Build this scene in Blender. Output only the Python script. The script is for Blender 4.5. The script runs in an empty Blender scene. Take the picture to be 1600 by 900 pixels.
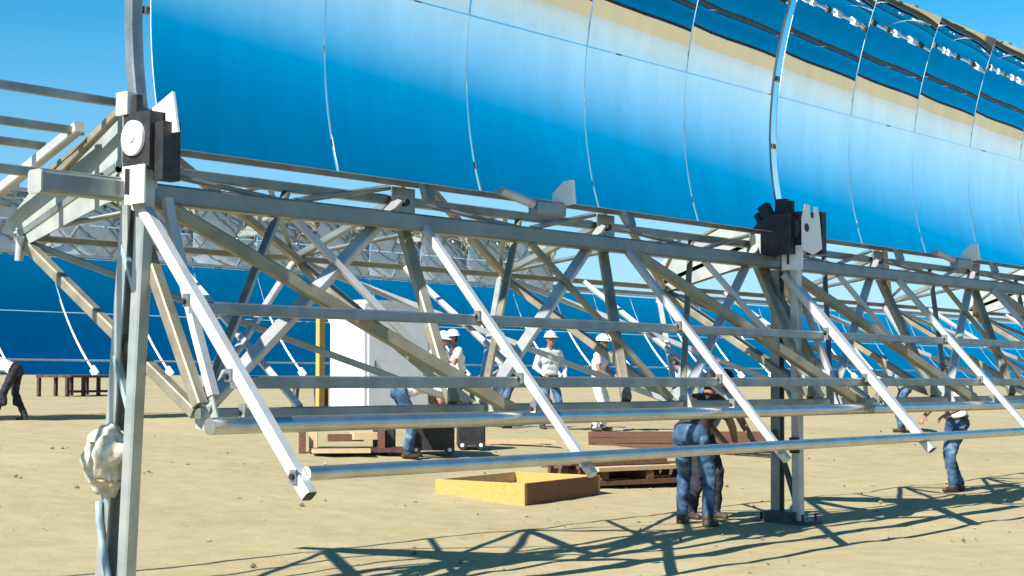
import bpy, bmesh, math, random
import numpy as np
from mathutils import Vector, Matrix, noise
R = math.radians
random.seed(7)
sc = bpy.context.scene
COL = sc.collection

# ------------------------------------------------------------------ camera
cam_d = bpy.data.cameras.new('camera')
cam = bpy.data.objects.new('camera', cam_d)
COL.objects.link(cam)
sc.camera = cam
CAM_POS = Vector((-6.16, -8.37, 1.449))
th, pit = R(40.77), R(3.45)
fwd0 = Vector((math.cos(th), math.sin(th), 0))
rgt = Vector((math.sin(th), -math.cos(th), 0))
fwd = fwd0 * math.cos(pit) + Vector((0, 0, 1)) * math.sin(pit)
up = rgt.cross(fwd)
m = Matrix((rgt, up, -fwd)).transposed().to_4x4()
m.translation = CAM_POS
cam.matrix_world = m
cam_d.sensor_width = 36.0
cam_d.lens = 2435 / 1600 * 36.0
cam_d.clip_start = 0.1
cam_d.clip_end = 5000

# ------------------------------------------------------------------ sky and sun
SUN_EL, SUN_AZ_DIR = 40.0, Vector((1.0, -0.02, 0)).normalized()   # direction the light travels
w = bpy.data.worlds.new('World')
sc.world = w
w.use_nodes = True
nt = w.node_tree
nt.nodes.clear()
out = nt.nodes.new('ShaderNodeOutputWorld')
bg = nt.nodes.new('ShaderNodeBackground')
sky = nt.nodes.new('ShaderNodeTexSky')
sky.sky_type = 'NISHITA'
sky.sun_disc = False
sky.sun_elevation = R(SUN_EL)
sky.sun_rotation = math.atan2(-SUN_AZ_DIR.x, -SUN_AZ_DIR.y)
sky.altitude = 800
sky.air_density = 1.0
sky.dust_density = 0.3
sky.ozone_density = 3.0
hsv = nt.nodes.new('ShaderNodeHueSaturation')
hsv.inputs['Hue'].default_value = 0.477
hsv.inputs['Saturation'].default_value = 1.55
hsv.inputs['Value'].default_value = 1.0
bg.inputs['Strength'].default_value = 0.08
nt.links.new(sky.outputs[0], hsv.inputs['Color'])
tint = nt.nodes.new('ShaderNodeMix')
tint.data_type = 'RGBA'
tint.blend_type = 'MULTIPLY'
tint.inputs[0].default_value = 1.0
# air near the horizon is a paler, cooler white all the way round
geo = nt.nodes.new('ShaderNodeTexCoord')
sep = nt.nodes.new('ShaderNodeSeparateXYZ')
low = nt.nodes.new('ShaderNodeMapRange')
low.interpolation_type = 'SMOOTHSTEP'
low.inputs['From Min'].default_value = 0.0
low.inputs['From Max'].default_value = 0.22
hz = nt.nodes.new('ShaderNodeMix')
hz.data_type = 'RGBA'
hz.inputs[6].default_value = (.50, .655, .88, 1)
hz.inputs[7].default_value = (.86, 1.0, 1.08, 1)
sat = nt.nodes.new('ShaderNodeMapRange')
sat.interpolation_type = 'SMOOTHSTEP'
sat.inputs['From Min'].default_value = 0.0
sat.inputs['From Max'].default_value = 0.36
sat.inputs['To Min'].default_value = 1.02
sat.inputs['To Max'].default_value = 1.6
nt.links.new(sep.outputs['Z'], sat.inputs['Value'])
nt.links.new(sat.outputs[0], hsv.inputs['Saturation'])
# deeper blue overhead
hue = nt.nodes.new('ShaderNodeMapRange')
hue.interpolation_type = 'SMOOTHSTEP'
hue.inputs['From Min'].default_value = 0.65
hue.inputs['From Max'].default_value = 1.0
hue.inputs['To Min'].default_value = 0.477
hue.inputs['To Max'].default_value = 0.502
nt.links.new(sep.outputs['Z'], hue.inputs['Value'])
nt.links.new(hue.outputs[0], hsv.inputs['Hue'])
nt.links.new(geo.outputs['Generated'], sep.inputs[0])
nt.links.new(sep.outputs['Z'], low.inputs['Value'])
nt.links.new(low.outputs[0], hz.inputs[0])
nt.links.new(hz.outputs[2], tint.inputs[7])
nt.links.new(hsv.outputs[0], tint.inputs[6])
nt.links.new(tint.outputs[2], bg.inputs['Color'])
nt.links.new(bg.outputs[0], out.inputs['Surface'])

sun_d = bpy.data.lights.new('sun', 'SUN')
sun_d.energy = 5.0
sun_d.angle = R(0.53)
sun_d.color = (1.0, 0.945, 0.86)
sun = bpy.data.objects.new('sun', sun_d)
COL.objects.link(sun)
e = R(SUN_EL)
sun.rotation_euler = Vector((SUN_AZ_DIR.x * math.cos(e), SUN_AZ_DIR.y * math.cos(e), -math.sin(e))).to_track_quat('-Z', 'Y').to_euler()
sc.view_settings.view_transform = 'Standard'
sc.view_settings.look = 'None'
sc.view_settings.exposure = 0.88
sc.view_settings.gamma = 1.0
sc.cycles.max_bounces = 8
sc.cycles.glossy_bounces = 6

# ------------------------------------------------------------------ materials
def ramp_mat(name, cols, scale=8.0, detail=4.0, rough=0.6, metal=0.0, bump=0.0, bump_scale=60.0, stretch=None, rough2=None, pos=(0.35, 0.65), spec=None):
    """procedural principled material: noise ramp between colours, optional bump and roughness variation"""
    mt = bpy.data.materials.new(name)
    mt.use_nodes = True
    n = mt.node_tree
    p = n.nodes['Principled BSDF']
    tc = n.nodes.new('ShaderNodeTexCoord')
    src = tc.outputs['Object']
    if stretch:
        mp = n.nodes.new('ShaderNodeMapping')
        mp.inputs['Scale'].default_value = stretch
        n.links.new(src, mp.inputs[0])
        src = mp.outputs[0]
    nz = n.nodes.new('ShaderNodeTexNoise')
    nz.inputs['Scale'].default_value = scale
    nz.inputs['Detail'].default_value = detail
    n.links.new(src, nz.inputs['Vector'])
    cr = n.nodes.new('ShaderNodeValToRGB')
    els = cr.color_ramp.elements
    els[0].position, els[1].position = pos
    els[0].color = (*cols[0], 1)
    els[1].color = (*cols[-1], 1)
    if len(cols) == 3:
        x = els.new((pos[0] + pos[1]) / 2)
        x.color = (*cols[1], 1)
    n.links.new(nz.outputs['Fac'], cr.inputs[0])
    n.links.new(cr.outputs[0], p.inputs['Base Color'])
    p.inputs['Metallic'].default_value = metal
    p.inputs['Roughness'].default_value = rough
    if spec is not None:
        p.inputs['Specular IOR Level'].default_value = spec
    if rough2 is not None:
        mr = n.nodes.new('ShaderNodeMapRange')
        mr.inputs['To Min'].default_value = rough
        mr.inputs['To Max'].default_value = rough2
        n.links.new(nz.outputs['Fac'], mr.inputs['Value'])
        n.links.new(mr.outputs[0], p.inputs['Roughness'])
    if bump:
        nb = n.nodes.new('ShaderNodeTexNoise')
        nb.inputs['Scale'].default_value = bump_scale
        nb.inputs['Detail'].default_value = 3
        n.links.new(src, nb.inputs['Vector'])
        b = n.nodes.new('ShaderNodeBump')
        b.inputs['Strength'].default_value = bump
        b.inputs['Distance'].default_value = 0.02
        n.links.new(nb.outputs['Fac'], b.inputs['Height'])
        n.links.new(b.outputs[0], p.inputs['Normal'])
    return mt

M = {}
M['galv'] = ramp_mat('galvanised_steel', [(.21, .235, .23), (.27, .295, .285), (.32, .34, .325)], 5, 7, .28, .6, .03, 90, rough2=.45)
M['galv_tube'] = ramp_mat('galvanised_tube', [(.46, .48, .47), (.53, .545, .53), (.58, .59, .57)], 5, 7, .2, .9, .02, 90, rough2=.34)
M['galv_leg'] = ramp_mat('galvanised_post', [(.33, .37, .36), (.40, .435, .42), (.45, .475, .46)], 4, 7, .32, .5, .03, 80, rough2=.5)
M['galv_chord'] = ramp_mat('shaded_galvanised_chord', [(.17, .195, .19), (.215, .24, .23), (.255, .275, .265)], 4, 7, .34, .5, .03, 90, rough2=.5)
M['galv_dull'] = ramp_mat('shade_toned_galvanised_steel', [(.22, .205, .15), (.28, .26, .19), (.33, .31, .235)], 5, 7, .42, .45, .08, 70, rough2=.65)  # olive-brown paints in the struts' shaded sides and the sand's bounce
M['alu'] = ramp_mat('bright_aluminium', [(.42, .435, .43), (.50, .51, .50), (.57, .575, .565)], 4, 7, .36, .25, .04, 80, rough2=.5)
M['plate'] = ramp_mat('zinc_plate', [(.34, .375, .355), (.44, .47, .44)], 6, 5, .5, .35, .04, 60, rough2=.65)
M['white_paint'] = ramp_mat('white_paint', [(.74, .75, .74), (.82, .82, .81)], 5, 4, .45, 0, .03, 40)
M['black'] = ramp_mat('black_rubbery_paint', [(.012, .012, .014), (.03, .028, .03)], 12, 4, .55, 0, .1, 60)
M['dark_green'] = ramp_mat('dark_grey_green_paint', [(.03, .045, .045), (.06, .08, .075)], 10, 4, .5, .2, .06, 60)
M['mirror_back'] = ramp_mat('mirror_back_white', [(.62, .63, .62), (.72, .72, .71)], 3, 3, .6, 0)
M['wood_y'] = ramp_mat('fresh_pine', [(.44, .26, .065), (.52, .33, .10)], 4, 5, .7, 0, .08, 18, stretch=(1.5, 6, 14))
M['wood_b'] = ramp_mat('reddish_brown_timber', [(.085, .036, .021), (.17, .08, .044)], 6, 6, .8, 0, .2, 40, stretch=(2, 8, 14))
M['wood_shade'] = ramp_mat('shaded_pine', [(.15, .062, .024), (.23, .10, .042)], 6, 6, .75, 0, .2, 40, stretch=(2, 8, 14))  # pine of the tray's right board, its shade put into a darker red
M['wood_d'] = ramp_mat('dark_timber', [(.05, .024, .02), (.10, .05, .035)], 6, 5, .8, 0, .2, 40)
M['wood_p'] = ramp_mat('pale_timber', [(.46, .33, .17), (.58, .44, .25)], 6, 6, .75, 0, .15, 40, stretch=(2, 8, 14))
M['denim'] = ramp_mat('blue_denim', [(.012, .036, .085), (.045, .11, .20), (.20, .30, .40)], 6, 7, .9, 0, .35, 60, pos=(.34, .74))
M['denim_d'] = ramp_mat('dark_trouser_cloth', [(.008, .010, .014), (.025, .028, .04)], 9, 4, .9, 0, .3, 60)
M['shirt_w'] = ramp_mat('white_cotton', [(.62, .62, .62), (.80, .80, .79)], 7, 4, .9, 0, .3, 30)
M['shirt_g'] = ramp_mat('pale_grey_cotton', [(.46, .50, .49), (.62, .66, .64)], 7, 4, .9, 0, .3, 30)
M['shirt_b'] = ramp_mat('grey_blue_cotton', [(.16, .23, .29), (.33, .43, .48)], 8, 4, .9, 0, .3, 30)
M['shirt_d'] = ramp_mat('dark_maroon_cotton', [(.03, .014, .014), (.07, .03, .028)], 8, 4, .9, 0, .3, 30)
M['skin'] = ramp_mat('sunburnt_skin', [(.24, .12, .075), (.33, .17, .11)], 9, 4, .55, 0, .05, 90)
M['hair'] = ramp_mat('dark_hair', [(.008, .006, .006), (.02, .015, .012)], 30, 3, .5, 0, .4, 120)
M['boot'] = ramp_mat('dark_boot_leather', [(.025, .018, .013), (.06, .042, .03)], 12, 3, .6, 0, .1, 60)
M['eye'] = ramp_mat('eye_dark', [(.01, .01, .01), (.02, .02, .02)], 5, 2, .2)
M['helmet'] = ramp_mat('white_helmet_plastic', [(.74, .74, .72), (.80, .80, .78)], 4, 2, .3)
M['helmet_y'] = ramp_mat('cream_helmet_plastic', [(.66, .64, .46), (.74, .72, .55)], 4, 2, .3)
M['cloth'] = ramp_mat('white_wrapping_cloth', [(.46, .41, .30), (.68, .64, .54)], 12, 5, .85, 0, .5, 25)
M['hose'] = ramp_mat('grey_blue_conduit', [(.22, .32, .34), (.34, .45, .46)], 10, 3, .5, .1)
M['stone'] = ramp_mat('pebble', [(.13, .10, .065), (.40, .32, .21)], 3, 3, .9)

# mirror: second-surface silvered glass
mt = bpy.data.materials.new('silvered_mirror_glass')
mt.use_nodes = True
p = mt.node_tree.nodes['Principled BSDF']
p.inputs['Base Color'].default_value = (.86, .90, .91, 1)
p.inputs['Metallic'].default_value = 1.0
p.inputs['Roughness'].default_value = 0.012
n = mt.node_tree
tc = n.nodes.new('ShaderNodeTexCoord')
mp = n.nodes.new('ShaderNodeMapping')
mp.inputs['Scale'].default_value = (2.2, .6, .6)
nz_ = n.nodes.new('ShaderNodeTexNoise')
nz_.inputs['Scale'].default_value = 1.6
nz_.inputs['Detail'].default_value = 7
nz_.inputs['Roughness'].default_value = .65
cr_ = n.nodes.new('ShaderNodeValToRGB')
cr_.color_ramp.elements[0].position, cr_.color_ramp.elements[1].position = .32, .68
cr_.color_ramp.elements[0].color, cr_.color_ramp.elements[1].color = (.78, .81, .81, 1), (.90, .94, .95, 1)
mr_ = n.nodes.new('ShaderNodeMapRange')
mr_.inputs['To Min'].default_value, mr_.inputs['To Max'].default_value = .022, .0
n.links.new(tc.outputs['Object'], mp.inputs[0])
n.links.new(mp.outputs[0], nz_.inputs['Vector'])
n.links.new(nz_.outputs['Fac'], cr_.inputs[0])
n.links.new(nz_.outputs['Fac'], mr_.inputs['Value'])
n.links.new(cr_.outputs[0], p.inputs['Base Color'])
n.links.new(mr_.outputs[0], p.inputs['Roughness'])
M['mirror'] = mt

# desert ground
mt = bpy.data.materials.new('desert_sand')
mt.use_nodes = True
n = mt.node_tree
p = n.nodes['Principled BSDF']
p.inputs['Roughness'].default_value = .95
p.inputs['Specular IOR Level'].default_value = .15
tc = n.nodes.new('ShaderNodeTexCoord')
def nz(scale, detail, rough=.55):
    a = n.nodes.new('ShaderNodeTexNoise')
    a.inputs['Scale'].default_value = scale
    a.inputs['Detail'].default_value = detail
    a.inputs['Roughness'].default_value = rough
    n.links.new(tc.outputs['Object'], a.inputs['Vector'])
    return a
def ramp(src, c0, c1, p0, p1):
    c = n.nodes.new('ShaderNodeValToRGB')
    c.color_ramp.elements[0].position = p0
    c.color_ramp.elements[1].position = p1
    c.color_ramp.elements[0].color = (*c0, 1)
    c.color_ramp.elements[1].color = (*c1, 1)
    n.links.new(src, c.inputs[0])
    return c
def mix(a, b, fac, mode='MIX'):
    x = n.nodes.new('ShaderNodeMix')
    x.data_type = 'RGBA'
    x.blend_type = mode
    n.links.new(a, x.inputs[6])
    n.links.new(b, x.inputs[7])
    if isinstance(fac, float):
        x.inputs[0].default_value = fac
    else:
        n.links.new(fac, x.inputs[0])
    return x.outputs[2]
big, mid, fine = nz(.35, 4), nz(3.5, 6), nz(38, 4)
c1 = ramp(big.outputs['Fac'], (.345, .285, .158), (.43, .365, .212), .35, .65)
c2 = ramp(mid.outputs['Fac'], (.31, .255, .138), (.45, .385, .228), .3, .7)
c3 = ramp(fine.outputs['Fac'], (.72, .70, .66), (1.08, 1.07, 1.05), .3, .62)
base = mix(c1.outputs[0], c2.outputs[0], .5)
base = mix(base, c3.outputs[0], .45, 'MULTIPLY')
n.links.new(base, p.inputs['Base Color'])
b1 = n.nodes.new('ShaderNodeBump')
b1.inputs['Strength'].default_value = .35
b1.inputs['Distance'].default_value = .03
n.links.new(mid.outputs['Fac'], b1.inputs['Height'])
b2 = n.nodes.new('ShaderNodeBump')
b2.inputs['Strength'].default_value = .3
b2.inputs['Distance'].default_value = .01
n.links.new(fine.outputs['Fac'], b2.inputs['Height'])
n.links.new(b1.outputs[0], b2.inputs['Normal'])
vo = n.nodes.new('ShaderNodeTexVoronoi')
vo.feature = 'SMOOTH_F1'
vo.inputs['Scale'].default_value = 2.6
n.links.new(tc.outputs['Object'], vo.inputs['Vector'])
b3 = n.nodes.new('ShaderNodeBump')
b3.inputs['Strength'].default_value = .14
b3.inputs['Distance'].default_value = .06
n.links.new(vo.outputs['Distance'], b3.inputs['Height'])
n.links.new(b2.outputs[0], b3.inputs['Normal'])
n.links.new(b3.outputs[0], p.inputs['Normal'])
M['sand'] = mt

# ------------------------------------------------------------------ mesh helpers
class MB:
    """collects vertices and faces, then links them as one mesh object"""
    def __init__(s):
        s.v, s.f, s.sm, s.mi = [], [], [], []
    def add(s, vs, fs, smooth=False, mi=0):
        k = len(s.v)
        s.v += [tuple(a) for a in vs]
        s.f += [tuple(i + k for i in f) for f in fs]
        s.sm += [smooth] * len(fs)
        s.mi += [mi] * len(fs)
    def frame(s, a, b, hint=(0, 0, 1)):
        a, b = Vector(a), Vector(b)
        d = (b - a).normalized()
        h = Vector(hint)
        if abs(d.dot(h.normalized())) > .97:
            h = Vector((0, 1, 0)) if abs(d.y) < .9 else Vector((1, 0, 0))
        x = h.cross(d).normalized()
        y = d.cross(x).normalized()
        return a, b, d, x, y
    def tube(s, a, b, r, n=12, r2=None, mi=0):
        a, b, d, x, y = s.frame(a, b)
        r2 = r if r2 is None else r2
        vs = []
        for q, rr in ((a, r), (b, r2)):
            for i in range(n):
                t = 2 * math.pi * i / n
                vs.append(q + x * rr * math.cos(t) + y * rr * math.sin(t))
        s.add(vs, [(i, (i + 1) % n, n + (i + 1) % n, n + i) for i in range(n)], True, mi)
        s.add(vs[:n], [tuple(range(n - 1, -1, -1))], False, mi)
        s.add(vs[n:], [tuple(range(n))], False, mi)
    def bar(s, a, b, wx, wy, hint=(0, 0, 1), bev=.12, mi=0):
        """square tube with softened edges between two points"""
        a, b, d, x, y = s.frame(a, b, hint)
        c = min(wx, wy) * bev
        prof = []
        hx, hy = wx / 2, wy / 2
        for sx, sy, o in ((1, 1, 0), (-1, 1, 1), (-1, -1, 0), (1, -1, 1)):
            p1, p2 = (sx * hx, sy * (hy - c)), (sx * (hx - c), sy * hy)
            prof += [p1, p2] if o == 0 else [p2, p1]
        n = 8
        vs = [q + x * px + y * py for q in (a, b) for px, py in prof]
        s.add(vs, [(i, (i + 1) % n, n + (i + 1) % n, n + i) for i in range(n)], False, mi)
        s.add(vs[:n], [tuple(range(n - 1, -1, -1))], False, mi)
        s.add(vs[n:], [tuple(range(n))], False, mi)
    def channel(s, a, b, wx, wy, t, hint=(0, 0, 1), mi=0):
        """C section: web plus two lips, open towards +y of the local frame"""
        a, b, d, x, y = s.frame(a, b, hint)
        hx, hy = wx / 2, wy / 2
        prof = [(-hx, -hy), (hx, -hy), (hx, hy), (hx - t, hy), (hx - t, -hy + t), (-hx + t, -hy + t), (-hx + t, hy), (-hx, hy)]
        n = 8
        vs = [q + x * px + y * py for q in (a, b) for px, py in prof]
        s.add(vs, [(i, (i + 1) % n, n + (i + 1) % n, n + i) for i in range(n)], False, mi)
        for k in (0, n):
            s.add([vs[k + i] for i in range(n)], [(0, 1, 4, 5), (1, 2, 3, 4), (0, 5, 6, 7)], False, mi)
    def box(s, c, sx, sy, sz, rot=0.0, tilt=0.0, bev=0.0, mi=0):
        c = Vector(c)
        mr = Matrix.Rotation(rot, 3, 'Z') @ Matrix.Rotation(tilt, 3, 'X')
        s.bar(c - mr @ Vector((0, 0, sz / 2)), c + mr @ Vector((0, 0, sz / 2)), sy, sx, mr @ Vector((1, 0, 0)), bev or .04, mi)
    def prism(s, pts, off, mi=0):
        """polygon (list of 3D points) extruded by a vector"""
        n = len(pts)
        off = Vector(off)
        vs = [Vector(q) for q in pts] + [Vector(q) + off for q in pts]
        s.add(vs, [tuple(range(n - 1, -1, -1)), tuple(range(n, 2 * n))] + [(i, (i + 1) % n, n + (i + 1) % n, n + i) for i in range(n)], False, mi)
    def path(s, pts, r, n=8, mi=0):
        pts = [Vector(q) for q in pts]
        rings = []
        for i, q in enumerate(pts):
            d = (pts[min(i + 1, len(pts) - 1)] - pts[max(i - 1, 0)]).normalized()
            h = Vector((.3, .9, .2)).normalized()
            x = h.cross(d).normalized()
            y = d.cross(x)
            rings.append([q + x * r * math.cos(2 * math.pi * k / n) + y * r * math.sin(2 * math.pi * k / n) for k in range(n)])
        vs = [v for rg in rings for v in rg]
        fs = []
        for i in range(len(pts) - 1):
            for k in range(n):
                fs.append((i * n + k, i * n + (k + 1) % n, (i + 1) * n + (k + 1) % n, (i + 1) * n + k))
        fs.append(tuple(range(n - 1, -1, -1)))
        fs.append(tuple(range((len(pts) - 1) * n, len(pts) * n)))
        s.add(vs, fs, True, mi)
    def build(s, name, mats, parent=None, origin=None):
        me = bpy.data.meshes.new(name)
        o3 = Vector(origin) if origin is not None else Vector((0, 0, 0))
        me.from_pydata([tuple(Vector(v) - o3) for v in s.v], [], s.f)
        for q in (mats if isinstance(mats, (list, tuple)) else [mats]):
            me.materials.append(M[q] if isinstance(q, str) else q)
        me.polygons.foreach_set('use_smooth', s.sm)
        me.polygons.foreach_set('material_index', s.mi)
        me.update()
        ob = bpy.data.objects.new(name, me)
        COL.objects.link(ob)
        ob.location = o3
        if parent is not None:
            ob.parent = parent
            pw = Vector((0, 0, 0))
            q = parent
            while q is not None:
                pw = pw + q.location
                q = q.parent
            ob.location = o3 - pw
        return ob

def tag(o, label, cat, group=None, kind=None):
    if label: o['label'] = label
    if cat: o['category'] = cat
    if group: o['group'] = group
    if kind: o['kind'] = kind
    return o

def thing(name, loc, label, cat, group=None):
    o = bpy.data.objects.new(name, None)
    o.empty_display_size = .2
    COL.objects.link(o)
    o.location = loc
    return tag(o, label, cat, group)

def ss(a, b, x):
    t = min(1, max(0, (x - a) / (b - a)))
    return t * t * (3 - 2 * t)
def gz(Y):
    """height of the ground: flat by the front row, then a low berm up to the back row's terrace"""
    return -2.4 * ss(10, 19, -Y) + .6 * ss(1, 11, Y) + .18 * ss(9, 21, Y) + .12 * ss(20, 60, Y) + 3.0 * max(0, (Y - 50) / 110)

# ------------------------------------------------------------------ ground
def axis_vals(lo, hi, fine_lo, fine_hi, step, grow=1.35):
    v = []
    x = fine_lo
    while x <= fine_hi:
        v.append(x); x += step
    s = step
    x = fine_hi
    while x < hi:
        s *= grow; x += s; v.append(min(x, hi))
    s = step
    x = fine_lo
    while x > lo:
        s *= grow; x -= s; v.insert(0, max(x, lo))
    return v
xs = axis_vals(-1500, 1800, -6, 26, .25)
ys = axis_vals(-1500, 1500, -20, 22, .25)
g = MB()
vs = []
for y in ys:
    for x in xs:
        z = gz(min(y, 175))
        if -9 < x < 40 and -9 < y < 40:
            z += .028 * noise.noise((x * .9, y * .9, 0)) + .014 * noise.noise((x * 3.1, y * 3.1, 4))
        vs.append((x, y, z))
nx = len(xs)
g.add(vs, [(j * nx + i, j * nx + i + 1, (j + 1) * nx + i + 1, (j + 1) * nx + i) for j in range(len(ys) - 1) for i in range(nx - 1)], True)
tag(g.build('ground', 'sand'), 'pale desert sand ground under the collectors', None, kind='structure')

st = MB()
for i in range(5200):
    x, y = random.uniform(-4, 24), random.uniform(-5, 12)
    if noise.noise((x * .55, y * .55, 9)) + .35 * noise.noise((x * 2, y * 2, 3)) < random.uniform(-.25, .55):
        continue
    r = random.choice((.004, .005, .006, .007, .009, .012, .016, .026)) * random.uniform(.7, 1.4)
    z = gz(y)
    vv = []
    for a in ((1, 0, 0), (-1, 0, 0), (0, 1, 0), (0, -1, 0), (0, 0, .8), (0, 0, -.5)):
        k = random.uniform(.7, 1.3) * r
        vv.append((x + a[0] * k, y + a[1] * k, z + .01 + a[2] * k))
    st.add(vv, [(0, 2, 4), (2, 1, 4), (1, 3, 4), (3, 0, 4), (2, 0, 5), (1, 2, 5), (3, 1, 5), (0, 3, 5)])
tag(st.build('pebbles', 'stone'), 'small loose pebbles strewn over the sand', 'pebbles', kind='stuff')

# ------------------------------------------------------------------ trough geometry
PHI, FOC = R(20), 1.5
def para(t, y0, z0, off=0.0, PHI=R(20), FOC=FOC):
    """point of the mirror parabola in the (Y, Z) plane; off moves it behind the reflecting face"""
    nn = t * t / (4 * FOC)
    sl = t / (2 * FOC)
    L = math.hypot(1, sl)
    nt_, nn_ = t + off * sl / L, nn - off / L
    return (y0 + nt_ * math.sin(PHI) - nn_ * math.cos(PHI), z0 + nt_ * math.cos(PHI) + nn_ * math.sin(PHI))

def mirror_panel(x0, x1, t0, t1, y0, z0, parent, rnd, nx=6, nt_=8, phi=R(20), amp=1.0, flip=1, foc=FOC, wave=None):
    """one curved glass panel: silvered front with exact surface normals, white back, thin rim"""
    tw, bow, tl, cu = wave if wave else (rnd.uniform(.0006, .0016), rnd.uniform(.0002, .0008), rnd.uniform(-.0006, .0006), rnd.uniform(.0003, .0008))
    sc_ = (t1 - t0) / 1.28
    def surf(xi, tau, off=0.0):
        t = t0 + (t1 - t0) * tau
        a, c = 2 * xi - 1, 2 * tau - 1
        d = amp * sc_ * (bow * a * a - tw * a * c + tl * c - cu * (a ** 3) * c) + off
        nn = t * t / (4 * foc)
        sl = t / (2 * foc)
        L = math.hypot(1, sl)
        ta, na = t + d * sl / L, nn - d / L
        y = y0 + flip * (ta * math.sin(phi) - na * math.cos(phi))
        return Vector((x0 + (x1 - x0) * xi, y, z0 + ta * math.cos(phi) + na * math.sin(phi)))
    b = MB()
    fr, bk, nrm = [], [], []
    h = 1e-3
    for j in range(nt_ + 1):
        for i in range(nx + 1):
            xi, tau = i / nx, j / nt_
            fr.append(surf(xi, tau))
            bk.append(surf(xi, tau, .008))
            n_ = (surf(xi + h, tau) - surf(xi - h, tau)).cross(surf(xi, tau + h) - surf(xi, tau - h)).normalized()
            nrm.append(n_ if n_.y * flip < 0 else -n_)
    W = nx + 1
    qs = [(j * W + i, j * W + i + 1, (j + 1) * W + i + 1, (j + 1) * W + i) for j in range(nt_) for i in range(nx)]
    if flip < 0:
        qs = [q[::-1] for q in qs]
    b.add(fr, qs, True, 0)
    b.add(bk, [q[::-1] for q in qs], True, 1)
    rim = [i for i in range(W)] + [j * W + nx for j in range(1, nt_ + 1)] + [nt_ * W + i for i in range(nx - 1, -1, -1)] + [j * W for j in range(nt_ - 1, 0, -1)]
    k = len(rim)
    b.add([fr[i] for i in rim] + [bk[i] for i in rim], [(i, k + i, k + (i + 1) % k, (i + 1) % k) for i in range(k)], False, 1)
    ob = b.build('mirror_panel', ['mirror', 'mirror_back'], parent)
    ob.data.normals_split_custom_set_from_vertices([tuple(v) for v in nrm] + [tuple(-v) for v in nrm] + [(0, 0, 0)] * (2 * k))
    return ob

def bar_part(name, a, b, w_, mat, parent, hint=(0, 0, 1), h=None):
    x = MB(); x.bar(a, b, w_, h or w_, hint)
    return x.build(name, mat, parent)
def tube_part(name, a, b, r, mat, parent, n=14):
    x = MB(); x.tube(a, b, r, n)
    return x.build(name, mat, parent)

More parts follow.
